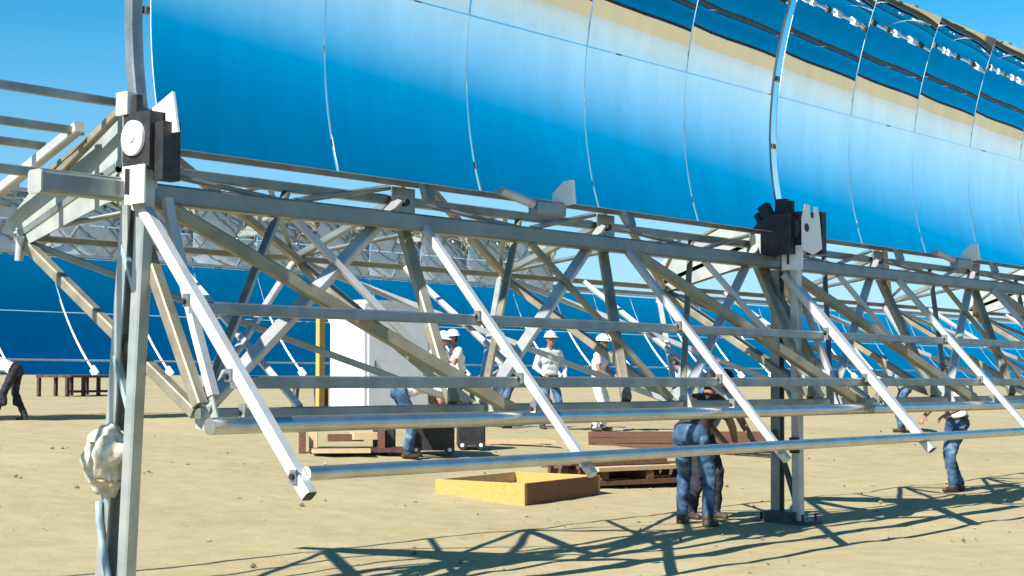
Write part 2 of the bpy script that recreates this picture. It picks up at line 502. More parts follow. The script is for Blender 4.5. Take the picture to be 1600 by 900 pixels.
# ------------------------------------------------------------------ front row collector
front = thing('trough_collector', (0, 0, 0), 'half assembled parabolic trough collector with upper mirrors over an open strut frame in the foreground', 'solar collector')
C1 = (.20, 2.70); C2 = (.46, 2.90); N3 = (-.42, 1.25); NR = (1.70, 2.50); TP = (.34, 3.22)
P1 = (-.42, 1.92); P2 = (-.84, 1.447); P3 = (-.92, 1.185); P4 = (-1.50, .915)
def q3(x, n): return (x, n[0], n[1])
ST = (0.0, 2.667, 5.333, 8.0)
PF = R(18.3)
rnd = random.Random(3)
for mod in range(9):
    X0 = 8.0 * mod
    far_mod = mod > 2          # beyond the frame: seen only in the back row's mirrors
    # mirrors: five columns, two rows on the upper half
    for c in range(5):
        a, b_ = X0 + .07 + c * 1.572 + .008, X0 + .07 + (c + 1) * 1.572 - .008
        wv = (rnd.uniform(.0012, .0026), rnd.uniform(.0004, .0014), rnd.uniform(-.0016, .0016), rnd.uniform(.0010, .0028))
        for (t0, t1) in ((.0, 1.425), (1.437, 2.6)):
            mirror_panel(a, b_, t0, t1, .05, 3.0, front, rnd, 10, 10, PF, wave=wv)
    # curved upper ribs behind the mirror, one at each end of the module, one between the columns
    for xr, wd in ((X0, .085), (X0 + 2.667, .07), (X0 + 5.333, .07)):
        b = MB()
        pts = [para(-.1 + 2.72 * i / 12, .05, 3.0, .09, PF) for i in range(13)]
        for i in range(12):
            b.bar((xr, *pts[i]), (xr, *pts[i + 1]), wd, .10, (1, 0, 0))
        b.build('rib', 'galv', front)
    # upper purlins behind the mirror
    for t in (.25, .95, 1.6, 2.35):
        y, z = para(t, .05, 3.0, .06, PF)
        bar_part('purlin', (X0 + .06, y, z), (X0 + 7.94, y, z), .05, 'galv', front)
    # chords
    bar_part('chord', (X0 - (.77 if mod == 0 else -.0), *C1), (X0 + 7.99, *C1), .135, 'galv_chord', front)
    bar_part('chord', (X0 + .02, *C2), (X0 + 7.98, *C2), .075, 'galv', front)
    bar_part('chord', (X0 + .02, *N3), (X0 + 7.98, *N3), .065, 'galv', front)
    bar_part('chord', (X0 + .02, *NR), (X0 + 7.98, *NR), .05, 'galv_dull', front)
    bar_part('chord', (X0 + .02, .30, 3.02), (X0 + 7.98, .30, 3.02), .045, 'galv', front)
    # lower purlins that still wait for their mirrors
    bar_part('purlin', (X0 - .03, *P1), (X0 + 7.85, *P1), .078, 'galv', front)
    bar_part('purlin', (X0 - .03, *P2), (X0 + 7.94, *P2), .08, 'galv', front)
    tube_part('purlin', (X0 - .28, *P3), (X0 + 7.95, *P3), .052, 'galv_tube', front, 16)
    tube_part('purlin', (X0 - .03, *P4), (X0 + 7.97, *P4), .043, 'galv_tube', front, 16)
    for k, s in enumerate(ST):
        x = X0 + s + (.04 if k == 0 else -.04 if k == 3 else 0)
        # straight white rib that carries the lower purlins
        xr = x - (.105 if k == 0 else -.1 if k == 3 else .0)
        a, e_ = Vector((xr, .04, 2.56)), Vector((xr, -1.57, .79))
        if k:
            a, e_ = Vector((xr, .17, 2.68)), e_ + Vector((0, .05, .0))
        bar_part('rib', a, e_, .08 if k == 0 else .064, 'alu', front, (1, 0, 0))
        if k in (0, 3):
            d = (e_ - a).normalized()
            bar_part('dark_end_inset', e_ + d * .001, e_ + d * .004, .068, 'black', front, (1, 0, 0))  # black sheet painting the shade inside the open tube end
        for pn in (() if far_mod else (P1, P2, P3, P4)):
            y, z = pn
            tt = (Vector((xr, y, z)) - a).dot((e_ - a).normalized())
            f = a + (e_ - a).normalized() * tt
            b = MB()
            dirn = (Vector((xr, y, z)) - f)
            b.box(f + Vector((-.048, 0, 0)) + dirn * .35, .016, .055, .08, 0)
            b.build('purlin_clip', 'galv', front)
            tube_part('bolt', f + Vector((-.075, 0, .0)) + dirn * .45, f + Vector((-.045, 0, 0)) + dirn * .45, .018, 'black', front, 8)
        # inner curved rib at the module's end
        if k == 0:
            b = MB()
            pts = [(.06, 2.66), (.01, 2.50), (-.07, 2.30), (-.16, 2.05), (-.28, 1.75), (-.45, 1.36)]
            for i in range(5):
                b.bar((X0 + .12, *pts[i]), (X0 + .12, *pts[i + 1]), .055, .07, (1, 0, 0))
            b.build('rib', 'alu', front)
        # web and rear strut
        bx = x + (0, -.28, -.78, -.3)[k]
        bar_part('strut', (x, C2[0], C2[1] - .06), (bx, N3[0], N3[1] + .05), .085, 'galv_dull', front)
        bar_part('strut', q3(x, NR), q3(x, (N3[0] + .04, N3[1])), .075, 'galv_dull', front)
        bar_part('strut', q3(x, NR), q3(x, (C2[0] + .04, C2[1])), .06, 'galv', front)
        bar_part('strut', q3(x, C2), q3(x, TP), .06, 'galv', front)
        # gusset at the lower node
        b = MB()
        b.prism([(x + .055, -.56, 1.13), (x + .055, -.30, 1.15), (x + .055, -.28, 1.36), (x + .055, -.44, 1.44)], (.014, 0, 0))
        b.build('gusset_plate', 'plate', front)
        if 0 < k < 3 or k == 3:
            b = MB()
            b.prism([(x - .13, C2[0] - .06, 2.80), (x + .13, C2[0] - .06, 2.80), (x + .13, C2[0] - .06, 3.0), (x - .13, C2[0] - .06, 3.0)], (0, -.014, 0))
            b.build('gusset_plate', 'galv', front)
            tube_part('bolt', (x, C2[0] - .12, 2.88), (x, C2[0] - .06, 2.88), .03, 'black', front, 8)
    for k in range(3):
        xa, xb = X0 + ST[k], X0 + ST[k + 1]
        # bright diagonal N3 -> C2 and dull front diagonal C1 -> P3
        bar_part('strut', (xa + .06, N3[0], N3[1] + .02), (xb - .05, C2[0] - .05, C2[1] - .03), .09, 'alu', front, (-.6, -.6, .5))
        if k != 1:
            bar_part('strut', (xa + .12, .19, 2.66), (xb - .02, P3[0] + .12, P3[1] + .05), .092, 'galv_dull', front)
        # upper node to rear chord
        bar_part('strut', (xa + .03, TP[0], TP[1] - .04), (xb, NR[0] - .1, NR[1] - .04), .06, 'galv_dull', front)
        tube_part('strut', (xb, NR[0], NR[1] + .02), (xa + 1.33, C2[0], C2[1]), .022, 'galv', front, 8)
        tube_part('strut', (xa, NR[0], NR[1] + .02), (xa + 1.33, C2[0], C2[1]), .022, 'galv', front, 8)
        tube_part('strut', (xa + 1.33, C1[0], C1[1] + .06), (xb - .1, C2[0] - .02, 3.0), .024, 'galv', front, 8)
        tube_part('strut', (xa + .2, C2[0], C2[1]), (xa + 1.33, C1[0], C1[1] + .05), .02, 'galv', front, 8)
        bar_part('strut', (xa + .05, N3[0] + .05, N3[1]), (xb, NR[0], NR[1] - .03), .05, 'alu', front)
        bar_part('strut', q3(xa + .05, (NR[0] - .03, NR[1] - .03)), (xb - .05, N3[0] + .05, N3[1] + .02), .05, 'galv' if k == 0 else 'alu', front)
        bar_part('strut', (xa + 1.35, C1[0], C1[1] - .06), (xb - .12, N3[0], N3[1] + .05), .05, 'galv_dull' if k == 1 else 'alu', front, (-.6, -.6, .5))
        bar_part('strut', (xa + 1.33, NR[0], NR[1]), (xa + .9, N3[0] + .03, N3[1] + .03), .045, 'alu', front, (-.6, -.6, .5))
        bar_part('strut', (xa + 1.5, C2[0], C2[1] - .04), (xa + .1, N3[0] + .03, N3[1] + .1), .055, 'galv_dull' if k else 'galv', front)
    # rear arm plates at both ends of the module
    for xp in (X0 + .02, X0 + 7.93):
        b = MB()
        b.prism([(xp, 1.83, 2.62), (xp, 1.63, 2.42), (xp, .62, 2.66), (xp, .05, 2.72), (xp, .05, 3.24), (xp, .38, 3.30), (xp, 1.42, 2.89)], (.014, 0, 0))
        b.build('end_plate', 'plate', front)
        b = MB()
        b.bar((xp - .012, .38, 3.30), (xp - .012, 1.42, 2.89), .03, .012, (1, 0, 0))
        b.build('plate_flange', 'galv_dull', front)
        tube_part('pin', (xp - .03, 1.62, 2.32), (xp - .03, 1.60, 2.50), .03, 'alu', front, 10)
    # receiver brackets: white fins standing at the mirror's lower edge
    for xf in (X0 + 4.05,):
        b = MB()
        b.prism([(xf, -.02, 2.93), (xf, -.24, 2.95), (xf, -.22, 3.15), (xf + .0, -.14, 3.14), (xf, -.02, 3.05)], (.05, 0, 0))
        b.build('receiver_bracket', 'white_paint', front)
        tube_part('bracket_arm', (xf - .62, .02, 3.02), (xf - .30, -.06, 2.93), .04, 'alu', front, 12)
        bar_part('bracket_shoe', (xf - .30, -.06, 2.90), (xf + .02, -.10, 2.90), .12, 'galv', front)
# end cap and the frame of the next module to the left, whose mirrors are still missing
bar_part('end_cap', (-.785, *C1), (-.771, *C1), .15, 'plate', front)
for (y, z, x1) in ((.46, 3.33, -.03), (.72, 3.15, -.10), (1.15, 3.09, -.12), (1.75, 2.74, -.02)):
    bar_part('purlin', (-7.9, y, z), (x1, y, z), .055, 'galv', front)
bar_part('rib', (-.16, .66, 3.17), (-.16, 2.05, 2.66), .075, 'alu', front, (1, 0, 0))
bar_part('rib', (-7.8, .66, 3.17), (-7.8, 2.05, 2.66), .075, 'alu', front, (1, 0, 0))
bar_part('rib', (-.08, .30, 3.26), (-.08, 1.20, 2.80), .055, 'galv_dull', front, (1, 0, 0))
bar_part('strut', (-.02, 1.75, 2.74), (-2.6, .4, 2.72), .05, 'galv', front)
bar_part('chord', (-7.9, .36, 2.78), (-.05, .36, 2.78), .06, 'galv', front)
b = MB()
b.path([(-.05, 1.05, 2.90), (-.06, .9, 2.86), (-.06, .7, 2.84), (-.05, .55, 2.85)], .012)
b.build('cable', 'black', front)

# ------------------------------------------------------------------ support posts of the front row
def support_post(x, label, f0, f1, r0, r1, detail=True, white_side=False):
    t = thing('support_post', (x, .1, 0), label, 'post', 'support posts of the front row')
    fl = MB(); fl.bar((x - .03, f0, .03), (x - .03, f1, 2.84), .10, .095, (1, 0, 0)); fl.build('leg', 'alu' if white_side else 'galv_leg', t)  # white_side: sun on the front leg, shade on the rear put into the metals
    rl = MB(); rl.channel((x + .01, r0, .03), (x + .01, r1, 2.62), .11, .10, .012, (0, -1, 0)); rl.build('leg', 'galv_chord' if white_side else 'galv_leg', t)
    def yf(z): return f0 + (f1 - f0) * z / 2.84
    def yr(z): return r0 + (r1 - r0) * z / 2.78
    if white_side:
        b = MB(); b.bar((x - .05, yr(.95), .95), (x - .05, yf(.12) - .02, .12), .05, .05, (1, 0, 0)); b.build('cross_brace', 'dark_green', t)
        b = MB(); b.box((x - .02, (f0 + r0) / 2 + .05, .075), .34, .34, .09, .2, 0, .1); b.build('footing_clamp', 'dark_green', t)
        b = MB(); b.box((x - .09, yf(.8) + .0, .80), .05, .10, .16, .1, 0, .1); b.build('junction_box', 'black', t)
    for z0, z1 in ((1.62, 1.16), (2.35, 1.95)):
        b = MB(); b.bar((x - .03, yr(z0), z0), (x - .03, yf(z1), z1), .035, .05, (1, 0, 0)); b.build('cross_brace', 'hose', t)
    b = MB(); b.box((x, (f0 + r0) / 2, .015), .36, abs(r0 - f0) + .34, .03); b.build('base_plate', 'dark_green', t)
    for sx in (-.13, .13):
        for yy in (min(f0, r0) - .11, max(f0, r0) + .11):
            tube_part('anchor_bolt', (x + sx, yy, .0), (x + sx, yy, .10), .014, 'black', t, 8)
    # bearing box
    yc = f1 - .03
    b = MB(); b.box((x - .02, yc + .0, 3.02), .26, .28, .36, bev=.06); b.build('bearing_box', 'black', t)
    b = MB(); b.tube((x - .175, yc - .0, 3.03), (x - .152, yc - .0, 3.03), .115, 28); bb = b.build('bearing_disc', 'dark_green' if white_side else 'white_paint', t)
    tube_part('hub_cap', (x - .185, yc, 3.03), (x - .176, yc, 3.03), .03, 'dark_green' if white_side else 'shirt_g', bb, 14)
    b = MB()
    b.prism([(x - .165, yc - .13, 2.85), (x - .165, yc + .11, 2.85), (x - .165, yc + .11, 2.60), (x - .165, yc - .13, 2.60)], (.014, 0, 0)); b.build('bearing_bracket', 'white_paint', t)
    b = MB(); b.bar((x - .168, yc + .03, 2.83), (x - .168, yc + .03, 2.66), .01, .06, (1, 0, 0)); b.build('slot', 'black', t)
    if white_side:
        b = MB()
        yp = yc - .142
        b.prism([(x - .20, yp, 2.80), (x + .02, yp, 2.76), (x + .20, yp, 2.83), (x + .15, yp, 3.16), (x + .11, yp, 3.26), (x + .05, yp, 3.26), (x + .04, yp, 3.14), (x - .03, yp, 3.14), (x - .05, yp, 3.27), (x - .14, yp, 3.27), (x - .20, yp, 3.12)], (0, -.014, 0))
        sp = b.build('side_plate', 'white_paint', t)
        tube_part('pin_hole', (x - .12, yp - .019, 3.03), (x - .12, yp - .0155, 3.03), .045, 'black', sp, 14)
        b = MB(); b.box((x + .24, yc - .06, 3.0), .09, .20, .44, bev=.06); b.build('side_block', 'black', t)
        b = MB(); b.box((x - .19, yc + .13, 2.97), .16, .36, .42, bev=.08); b.build('rear_block', 'black', t)
    else:
        b = MB(); b.box((x - .02, yc - .17, 2.94), .15, .10, .38, bev=.06); b.build('side_block', 'black', t)
        b = MB()
        b.prism([(x - .02, yc + .10, 3.20), (x - .02, yc - .22, 3.33), (x - .02, yc - .28, 3.06), (x - .02, yc - .16, 3.06), (x - .02, yc - .15, 3.20)], (.02, 0, 0)); b.build('bracket_fin', 'white_paint', t)
    b = MB(); b.box((x - .12, yc + .13, 3.27), .10, .12, .15, bev=.08); b.build('clamp', 'black' if white_side else 'white_paint', t)
    b = MB(); b.box((x - .12, yc + .02, 3.26), .05, .05, .12); b.build('clamp_bolt', 'black', t)
    return t
support_post(0, 'galvanised two legged post at left with round white bearing disc', .25, .08, .53, .29)
support_post(8, 'galvanised two legged post right of the man in jeans, white bearing side plate', -.07, -.07, .20, .17, white_side=True)
support_post(16, 'galvanised post at the far right end of the front row', -.07, -.07, .20, .17, white_side=True)
support_post(24, 'galvanised post far beyond the right end of the second module', -.07, -.07, .20, .17, white_side=True)
support_post(-8, 'galvanised post under the unmirrored frame at far left', .1, .05, .4, .28)

# white cloth bundle tied round the left post
b = MB()
bm = bmesh.new()
bmesh.ops.create_icosphere(bm, subdivisions=5, radius=1)
for v in bm.verts:
    c = v.co.copy()
    k = 1.12 + .22 * noise.noise(c * 2.1 + Vector((5, 1, 2))) - .30 * abs(noise.noise(c * 2.2 + Vector((1, 7, 2)))) + .055 * math.sin(9 * math.atan2(c.y, c.x) + 5 * noise.noise(c * 1.7)) * (1 - c.z * c.z)
    sag = 1.0 - .30 * max(0, -c.z)
    v.co = Vector((c.x * .15 * k * sag, c.y * .155 * k * sag + .05 * (-c.z) * .3, c.z * .22 * k))
bm.verts.index_update()
b.add([v.co + Vector((-.05, .43, .93)) for v in bm.verts], [[v.index for v in f.verts] for f in bm.faces], True)
bm.free()
tie = MB()
for zz, rr_ in ((1.05, .135), (.82, .125)):
    tie.path([(-.05 + rr_ * math.cos(2 * math.pi * i / 20), .43 + rr_ * math.sin(2 * math.pi * i / 20), zz + .03 * math.sin(2 * math.pi * i / 20)) for i in range(21)], .009, 6)
bundle = tag(b.build('cloth_bundle', 'cloth', origin=(-.05, .43, .93)), 'crumpled white cloth bundle tied round the left support post', 'bundle')
tie.build('tie_cord', 'wood_p', bundle)
b = MB()
b.path([(-.07, .50, .66), (-.075, .49, .54), (-.075, .45, .40), (-.08, .40, .26), (-.08, .35, .12), (-.10, .32, .03), (-.22, .27, .02), (-.4, .2, .02)], .024, 10)
tag(b.build('conduit', 'hose'), 'grey blue flexible conduit curling down the foot of the left post', 'conduit')

# ------------------------------------------------------------------ back row collector
BY, BZ, CW = 19.0, 3.80, 1.777
back = thing('trough_collector', (0.77, BY, gz(BY)), 'long trough collector of the back row, deep blue mirrors behind the workers', 'solar collector')
rnd = random.Random(11)
bx0 = 11.43 - 6 * CW
for mod in range(7):
    X0 = bx0 + mod * 5 * CW
    for c in range(5):
        a, b_ = X0 + c * CW + .012, X0 + (c + 1) * CW - .012
        for (t0, t1) in ((-2.63, -2.27), (-2.25, -1.09), (-1.07, .17)):
            mirror_panel(a, b_, t0, t1, BY, BZ, back, rnd, 3, 6, R(20), 1.0, 1, 2.3)
        if mod < 5:
            b = MB()
            pts = [para(-2.62 + 1.85 * i / 8, BY, BZ, -.012, R(20), 2.3) for i in range(9)]
            for i in range(8):
                b.bar((X0 + c * CW, *pts[i]), (X0 + c * CW, *pts[i + 1]), .02, .012, (1, 0, 0))
            b.build('seam_strip', 'alu', back)
            y, z = para(-2.46, BY, BZ, -.04, R(20), 2.3)
            y2, z2 = para(-2.64, BY, BZ, -.04, R(20), 2.3)
            bar_part('mirror_clip', (X0 + c * CW, y, z), (X0 + c * CW, y2, z2), .075, 'white_paint', back, (1, 0, 0), .05)
    L = 5 * CW
    y, z = para(-2.26, BY, BZ, -.006, R(20), 2.3)
    bar_part('rail', (X0 + .01, y, z), (X0 + L - .01, y, z), .03, 'alu', back)
    for (y, z) in ((BY + .35, BZ + .1), (BY + 1.0, BZ - .2), (BY - .2, BZ - 1.2), (BY + .25, BZ + .32)):
        bar_part('chord', (X0, y, z), (X0 + L - .01, y, z), .10, 'galv', back)
    for t in (-2.3, -1.6, -.8):
        y, z = para(t, BY, BZ, .10, R(20), 2.3)
        bar_part('purlin', (X0, y, z), (X0 + L - .01, y, z), .06, 'galv', back)
    y, z = para(.2, BY, BZ, .0, R(20), 2.3)
    bar_part('rail', (X0, y, z + .03), (X0 + L - .01, y, z + .03), .05, 'alu', back)
    if mod < 3:
        for c in range(5):
            for (t0, t1) in ((.24, .85), (.87, 1.5)):
                mirror_panel(X0 + c * CW + .012, X0 + (c + 1) * CW - .012, t0, t1, BY + .08, BZ, back, rnd, 8, 8, R(-1), 9.0, 1, 6.0)
        for t in (.2, .75, 1.35):
            y, z = para(t, BY, BZ, .22, R(-1))
            bar_part('purlin', (X0, y, z), (X0 + L - .01, y, z), .07, 'alu', back)
        for k in range(11):
            x = X0 + k * CW / 2 + .02
            b = MB()
            pts = [para(1.5 * i / 6, BY, BZ, .3, R(-1)) for i in range(7)]
            for i in range(6):
                b.bar((x, *pts[i]), (x, *pts[i + 1]), .06, .09, (1, 0, 0))
            b.build('rib', 'galv', back)
            if k < 10:
                yb, zb = para(1.3, BY, BZ, .40, R(-1))
                tube_part('strut', (x, BY + 1.0, BZ - .2), (x + CW / 2, yb, zb), .035, 'galv', back, 8)
BACK_POST = ('at its left end outside the photo', 'nearest the bent man in dark trousers', 'behind the white cabinet group', 'behind the man in pale grey shirt', 'behind the bending man in jeans', 'behind the second front post', 'behind the worker at far right', 'last at its far right end')
for k in range(8):
    x = bx0 + k * 5 * CW
    z0 = gz(BY)
    t = thing('support_post', (x, BY + .3, z0), 'galvanised post under the back row trough, ' + BACK_POST[k], 'post', 'support posts of the back row')
    b = MB(); b.bar((x, BY - .1, z0), (x, BY + .25, BZ - .1), .12, .12, (1, 0, 0)); b.build('leg', 'galv', t)
    b = MB(); b.bar((x, BY + .75, z0), (x, BY + .35, BZ - .1), .12, .12, (1, 0, 0)); b.build('leg', 'galv', t)
    b = MB(); b.box((x, BY + .3, z0 + .02), .4, 1.2, .04); b.build('base_plate', 'dark_green', t)

# ------------------------------------------------------------------ two rows on the lower ground on the camera's side (the photo shows them in the mirrors)
def lower_row(y0, z0, phi, x0, nmod, label):
    t = thing('trough_collector', (x0, y0, gz(y0)), label, 'solar collector')
    rr = random.Random(int(-y0))
    def pt(tt, off=0.0):
        y, z = para(tt, y0, z0, off, phi)
        return (2 * y0 - y, z)
    for mdl in range(nmod):
        X0 = x0 + mdl * 8.0
        for c in range(2):
            mirror_panel(X0 + c * 4 + .002, X0 + c * 4 + 3.998, -2.5, 2.5, y0, z0, t, rr, 6, 12, phi, 2.0, -1)
        for tt in (-2.52, 2.53):
            bar_part('rail', (X0, *pt(tt, .0)), (X0 + 7.99, *pt(tt, .0)), (.34 if y0 < -30 else .16), 'black' if y0 < -30 else 'dark_green', t)
        tube_part('torque_tube', (X0, *pt(0, .35)), (X0 + 7.99, *pt(0, .35)), .25, 'galv', t, 14)
        if y0 > -30:
            bar_part('joint_strip', (X0, *pt(.75, -.03)), (X0 + 7.99, *pt(.75, -.03)), .07, 'white_paint', t)
            for q in range(7):
                xx = X0 + .4 + q * 1.1 + rr.uniform(-.3, .3)
                b = MB(); b.box((xx, *pt(.75, -.06)), rr.uniform(.2, .5), .18, .2); b.build('joint_clamp', 'white_paint' if q % 3 else 'black', t)
        py, pz = pt(0, .35)
        b = MB(); b.bar((X0, py, gz(y0)), (X0, py, pz - .2), .2, .2, (1, 0, 0)); b.build('pylon', 'galv', t)
        b = MB()
        pp_ = [pt(-2.5 + 5 * i / 10, .10) for i in range(11)]
        for i in range(10):
            b.bar((X0 + .02, *pp_[i]), (X0 + .02, *pp_[i + 1]), .05, .12, (1, 0, 0))
        b.build('rib', 'galv', t)
lower_row(-40, .35, R(65), 14, 13, 'farther of two mirrored troughs reflected as a blue band in the upper mirrors')
lower_row(-22, .05, R(70), 10, 9, 'nearer of two mirrored troughs reflected near the top edge of the mirrors')

# ------------------------------------------------------------------ objects on the ground
# pine frame crate
cr = thing('timber_tray', (8.1, 3.7, gz(3.7)), 'open pine frame box lying on the sand in front of the brown lumber', 'crate')
A, B_, C_ = Vector((7.22, 4.32, 0)), Vector((7.26, 3.02, 0)), Vector((9.02, 3.34, 0))
D_ = A + (C_ - B_)
hh = .25
for i, (p_, q_) in enumerate(((A, B_), (B_, C_), (C_, D_), (D_, A))):
    d = (q_ - p_).normalized()
    p2, q2 = p_ + d * .022, q_ - d * .022
    if i % 2 == 0:
        p2, q2 = p_ - d * .022, q_ + d * .022
    b = MB()
    zb0, zb1 = gz(p_.y), gz(q_.y)
    zz = .06
    b.bar((p2.x, p2.y, zz + hh / 2), (q2.x, q2.y, zz + hh / 2), .045, hh, (0, 0, 1), .06)
    b.build('board', 'wood_y' if i % 2 == 0 else 'wood_p' if i == 3 else 'wood_shade', cr)
b = MB(); b.prism([(A.x, A.y, .065), (B_.x, B_.y, .065), (C_.x, C_.y, .065), (D_.x, D_.y, .065)], (0, 0, .016)); b.build('floor_panel', 'wood_p', cr)

def lumber(name, label, base, rot, boards, mat, cat='lumber', group=None):
    t = thing(name, (base[0], base[1], gz(base[1])), label, cat, group)
    cs, sn = math.cos(rot), math.sin(rot)
    for (u, v, z, lx, ly, lz, rr, mm) in boards:
        b = MB()
        x, y = base[0] + u * cs - v * sn, base[1] + u * sn + v * cs
        b.box((x, y, gz(base[1]) + z), lx, ly, lz, rot + rr, random.uniform(-.05, .05), .03)
        b.build('plank', mm or mat, t)
    return t
pb = []
for i in range(6):
    pb.append((random.uniform(-.1, .1), -.55 + i * .2, .05, 1.9, .17, .06, random.uniform(-.14, .14), None))
for i in range(3):
    pb.append((-.7 + i * .7, 0, .14, .12, 1.25, .10, random.uniform(-.04, .04), None))
for i in range(6):
    pb.append((random.uniform(-.15, .15), -.55 + i * .21, .225, 1.8, .17, .05, random.uniform(-.2, .2), 'wood_p' if i == 0 else 'wood_d' if i == 3 else None))
for i in range(3):
    pb.append((-.2 + random.uniform(-.2, .2), -.4 + i * .35, .30, 1.5, .2, .06, random.uniform(-.3, .3), 'wood_d' if i == 2 else None))
lumber('lumber_stack', 'low stack of reddish brown planks beside the pine frame box', (10.4, 4.0), R(-18), pb, 'wood_b', 'lumber')
pb = [(0, -.3 + i * .16, .06 + .09 * (i % 3), 3.0, .14, .08, random.uniform(-.08, .08), None) for i in range(7)]
lumber('lumber_stack', 'long brown boards lying on the sand beyond the low plank stack', (15.2, 6.4), R(-52), pb, 'wood_b', 'lumber')
pb = [(0, 0, .03, 2.1, .2, .05, 0, None), (.1, .35, .03, 1.8, .15, .05, .06, None)]
lumber('loose_board', 'pale loose boards on the sand behind the pine frame box', (12.3, 8.0), R(-40), pb, 'wood_p', 'board')
pb = [(-.45, 0, .15, .09, .12, .30, 0, 'wood_b'), (-.30, .1, .16, .12, .10, .32, 0, 'wood_p'), (.15, .05, .22, .5, .12, .1, .1, 'wood_b'),
      (.3, 0, .05, 1.3, .16, .06, .05, 'wood_d'), (.35, .25, .05, 1.2, .2, .06, -.1, 'wood_d'), (.1, -.25, .05, .8, .3, .05, .1, 'wood_p'), (.65, .1, .2, .1, .3, .26, 0, 'wood_b'), (.4, .1, .25, .35, .3, .1, .2, 'wood_p')]
lumber('scrap_wood_pile', 'untidy pile of short timber offcuts below the white cabinet', (8.75, 7.75), R(-45), pb, 'wood_b', 'wood pile')

# white cabinet
wc = thing('site_cabinet', (15.4, 13.9, gz(13.5)), 'tall plain white site cabinet standing before the back row', 'cabinet')
a, b1_, c1_ = Vector((14.37, 14.07, 0)), Vector((14.60, 13.30, 0)), Vector((16.30, 13.08, 0))
u = (c1_ - b1_); u = Vector((u.x, u.y, 0)).normalized()
vv_ = Vector((-u.y, u.x, 0))
z0, z1 = gz(13.3) + .05, 2.96
ctr = b1_ + u * .85 + vv_ * .56
ang = math.atan2(u.y, u.x)
b = MB(); b.box((ctr.x, ctr.y, (z0 + z1) / 2), 1.66, 1.12, z1 - z0, ang, 0, .015); b.build('body', 'white_paint', wc)
b = MB(); b.box((ctr.x, ctr.y, z1 + .035), 1.72, 1.18, .07, ang, 0, .1); b.build('roof', 'shirt_g', wc)
b = MB(); q = b1_ + u * .85 - vv_ * .008; b.box((q.x, q.y, (z0 + z1) / 2), 1.45, .03, z1 - z0 - .25, ang, 0, .05); dd = b.build('door', 'white_paint', wc)
b = MB(); q = b1_ + u * .25 - vv_ * .04; b.box((q.x, q.y, 1.75), .04, .05, .22, ang); b.build('handle', 'galv', dd)
for k in (0, 1):
    b = MB(); q = b1_ + u * (.2 + 1.3 * k) + vv_ * .68; b.box((q.x, q.y, gz(13.5) + .0), .12, 1.36, .14, ang); b.build('skid', 'wood_b', wc)

# timber post left of the cabinet
tp = thing('timber_post', (13.7, 13.3, gz(13.3)), 'upright yellow pine post just left of the white cabinet', 'post')
q = Vector((13.25, 13.02, 0))
b = MB(); b.bar((q.x, q.y, gz(13.3)), (q.x, q.y, 2.72), .10, .14, (1, 0, 0), .06); b.build('stake', 'wood_y', tp)
b = MB(); b.bar((q.x + .11, q.y - .02, gz(13.3)), (q.x + .11, q.y - .02, 1.55), .05, .12, (1, 0, 0), .06); b.build('side_board', 'wood_d', tp)

# black tool chests by the worker in jeans
def tool_chest(x, y, sx, sy, h, rot, label):
    z = gz(y)
    t = thing('tool_chest', (x, y, z), label, 'tool chest', 'black tool chests on the sand')
    b = MB(); b.box((x, y, z + .06 + (h - .14) / 2), sx, sy, h - .14, rot, 0, .05); b.build('body', 'black', t)
    b = MB(); b.box((x, y, z + h - .04), sx + .03, sy + .03, .07, rot, 0, .15); ld = b.build('lid', 'black', t)
    cs, sn = math.cos(rot), math.sin(rot)
    b = MB(); b.box((x + sn * (sy / 2 + .02), y - cs * (sy / 2 + .02), z + h - .1), .07, .02, .05, rot); b.build('latch', 'galv', ld)
    for s1 in (-1, 1):
        px, py = x + cs * s1 * (sx / 2 - .07) + sn * sy / 2, y + sn * s1 * (sx / 2 - .07) - cs * sy / 2
        w1 = MB(); w1.tube((px - sn * .03, py + cs * .03, z + .07), (px + sn * .03, py - cs * .03, z + .07), .07, 14); wo = w1.build('wheel', 'black', t)
        tube_part('hub', (px + sn * .031, py - cs * .031, z + .07), (px + sn * .036, py - cs * .036, z + .07), .03, 'white_paint', wo, 10)
tool_chest(9.42, 7.45, .32, .36, .66, R(-45), 'narrow black tool chest left of the bent worker in blue jeans')
tool_chest(10.2, 7.25, .62, .42, .66, R(-45), 'wide black tool chest right of the bent worker in blue jeans')
tool_chest(11.35, 7.55, .42, .40, .58, R(-45), 'black tool chest standing apart beside the pale loose boards')

# dark timber rack far behind the back row
rk = thing('timber_rack', (30.5, 46.5, gz(46.5)), 'dark timber rack seen below the back row mirrors at left', 'rack')
z0 = gz(46.5)
pa, pb_ = Vector((29.2, 45.4, 0)), Vector((32.9, 47.6, 0))
d = (pb_ - pa).normalized(); nn = Vector((-d.y, d.x, 0))
for k in range(5):
    q0, q1 = pa + nn * (k * .3), pb_ + nn * (k * .3)
    b = MB(); b.bar((q0.x, q0.y, z0 + .82), (q1.x, q1.y, z0 + .82), .27, .12, (0, 0, 1)); b.build('plank', 'wood_b' if k % 2 else 'wood_d', rk)
for q0 in (pa, pa + d * 1.45, pa + d * 2.85, pb_):
    for k in (0, 1.2):
        q1 = q0 + nn * k
        b = MB(); b.bar((q1.x, q1.y, z0), (q1.x, q1.y, z0 + .76), .14, .14, (1, 0, 0)); b.build('leg', 'wood_d', rk)
b = MB(); b.bar((pa.x, pa.y, z0 + .2), (pb_.x, pb_.y, z0 + .2), .06, .10); b.build('stretcher', 'wood_d', rk)

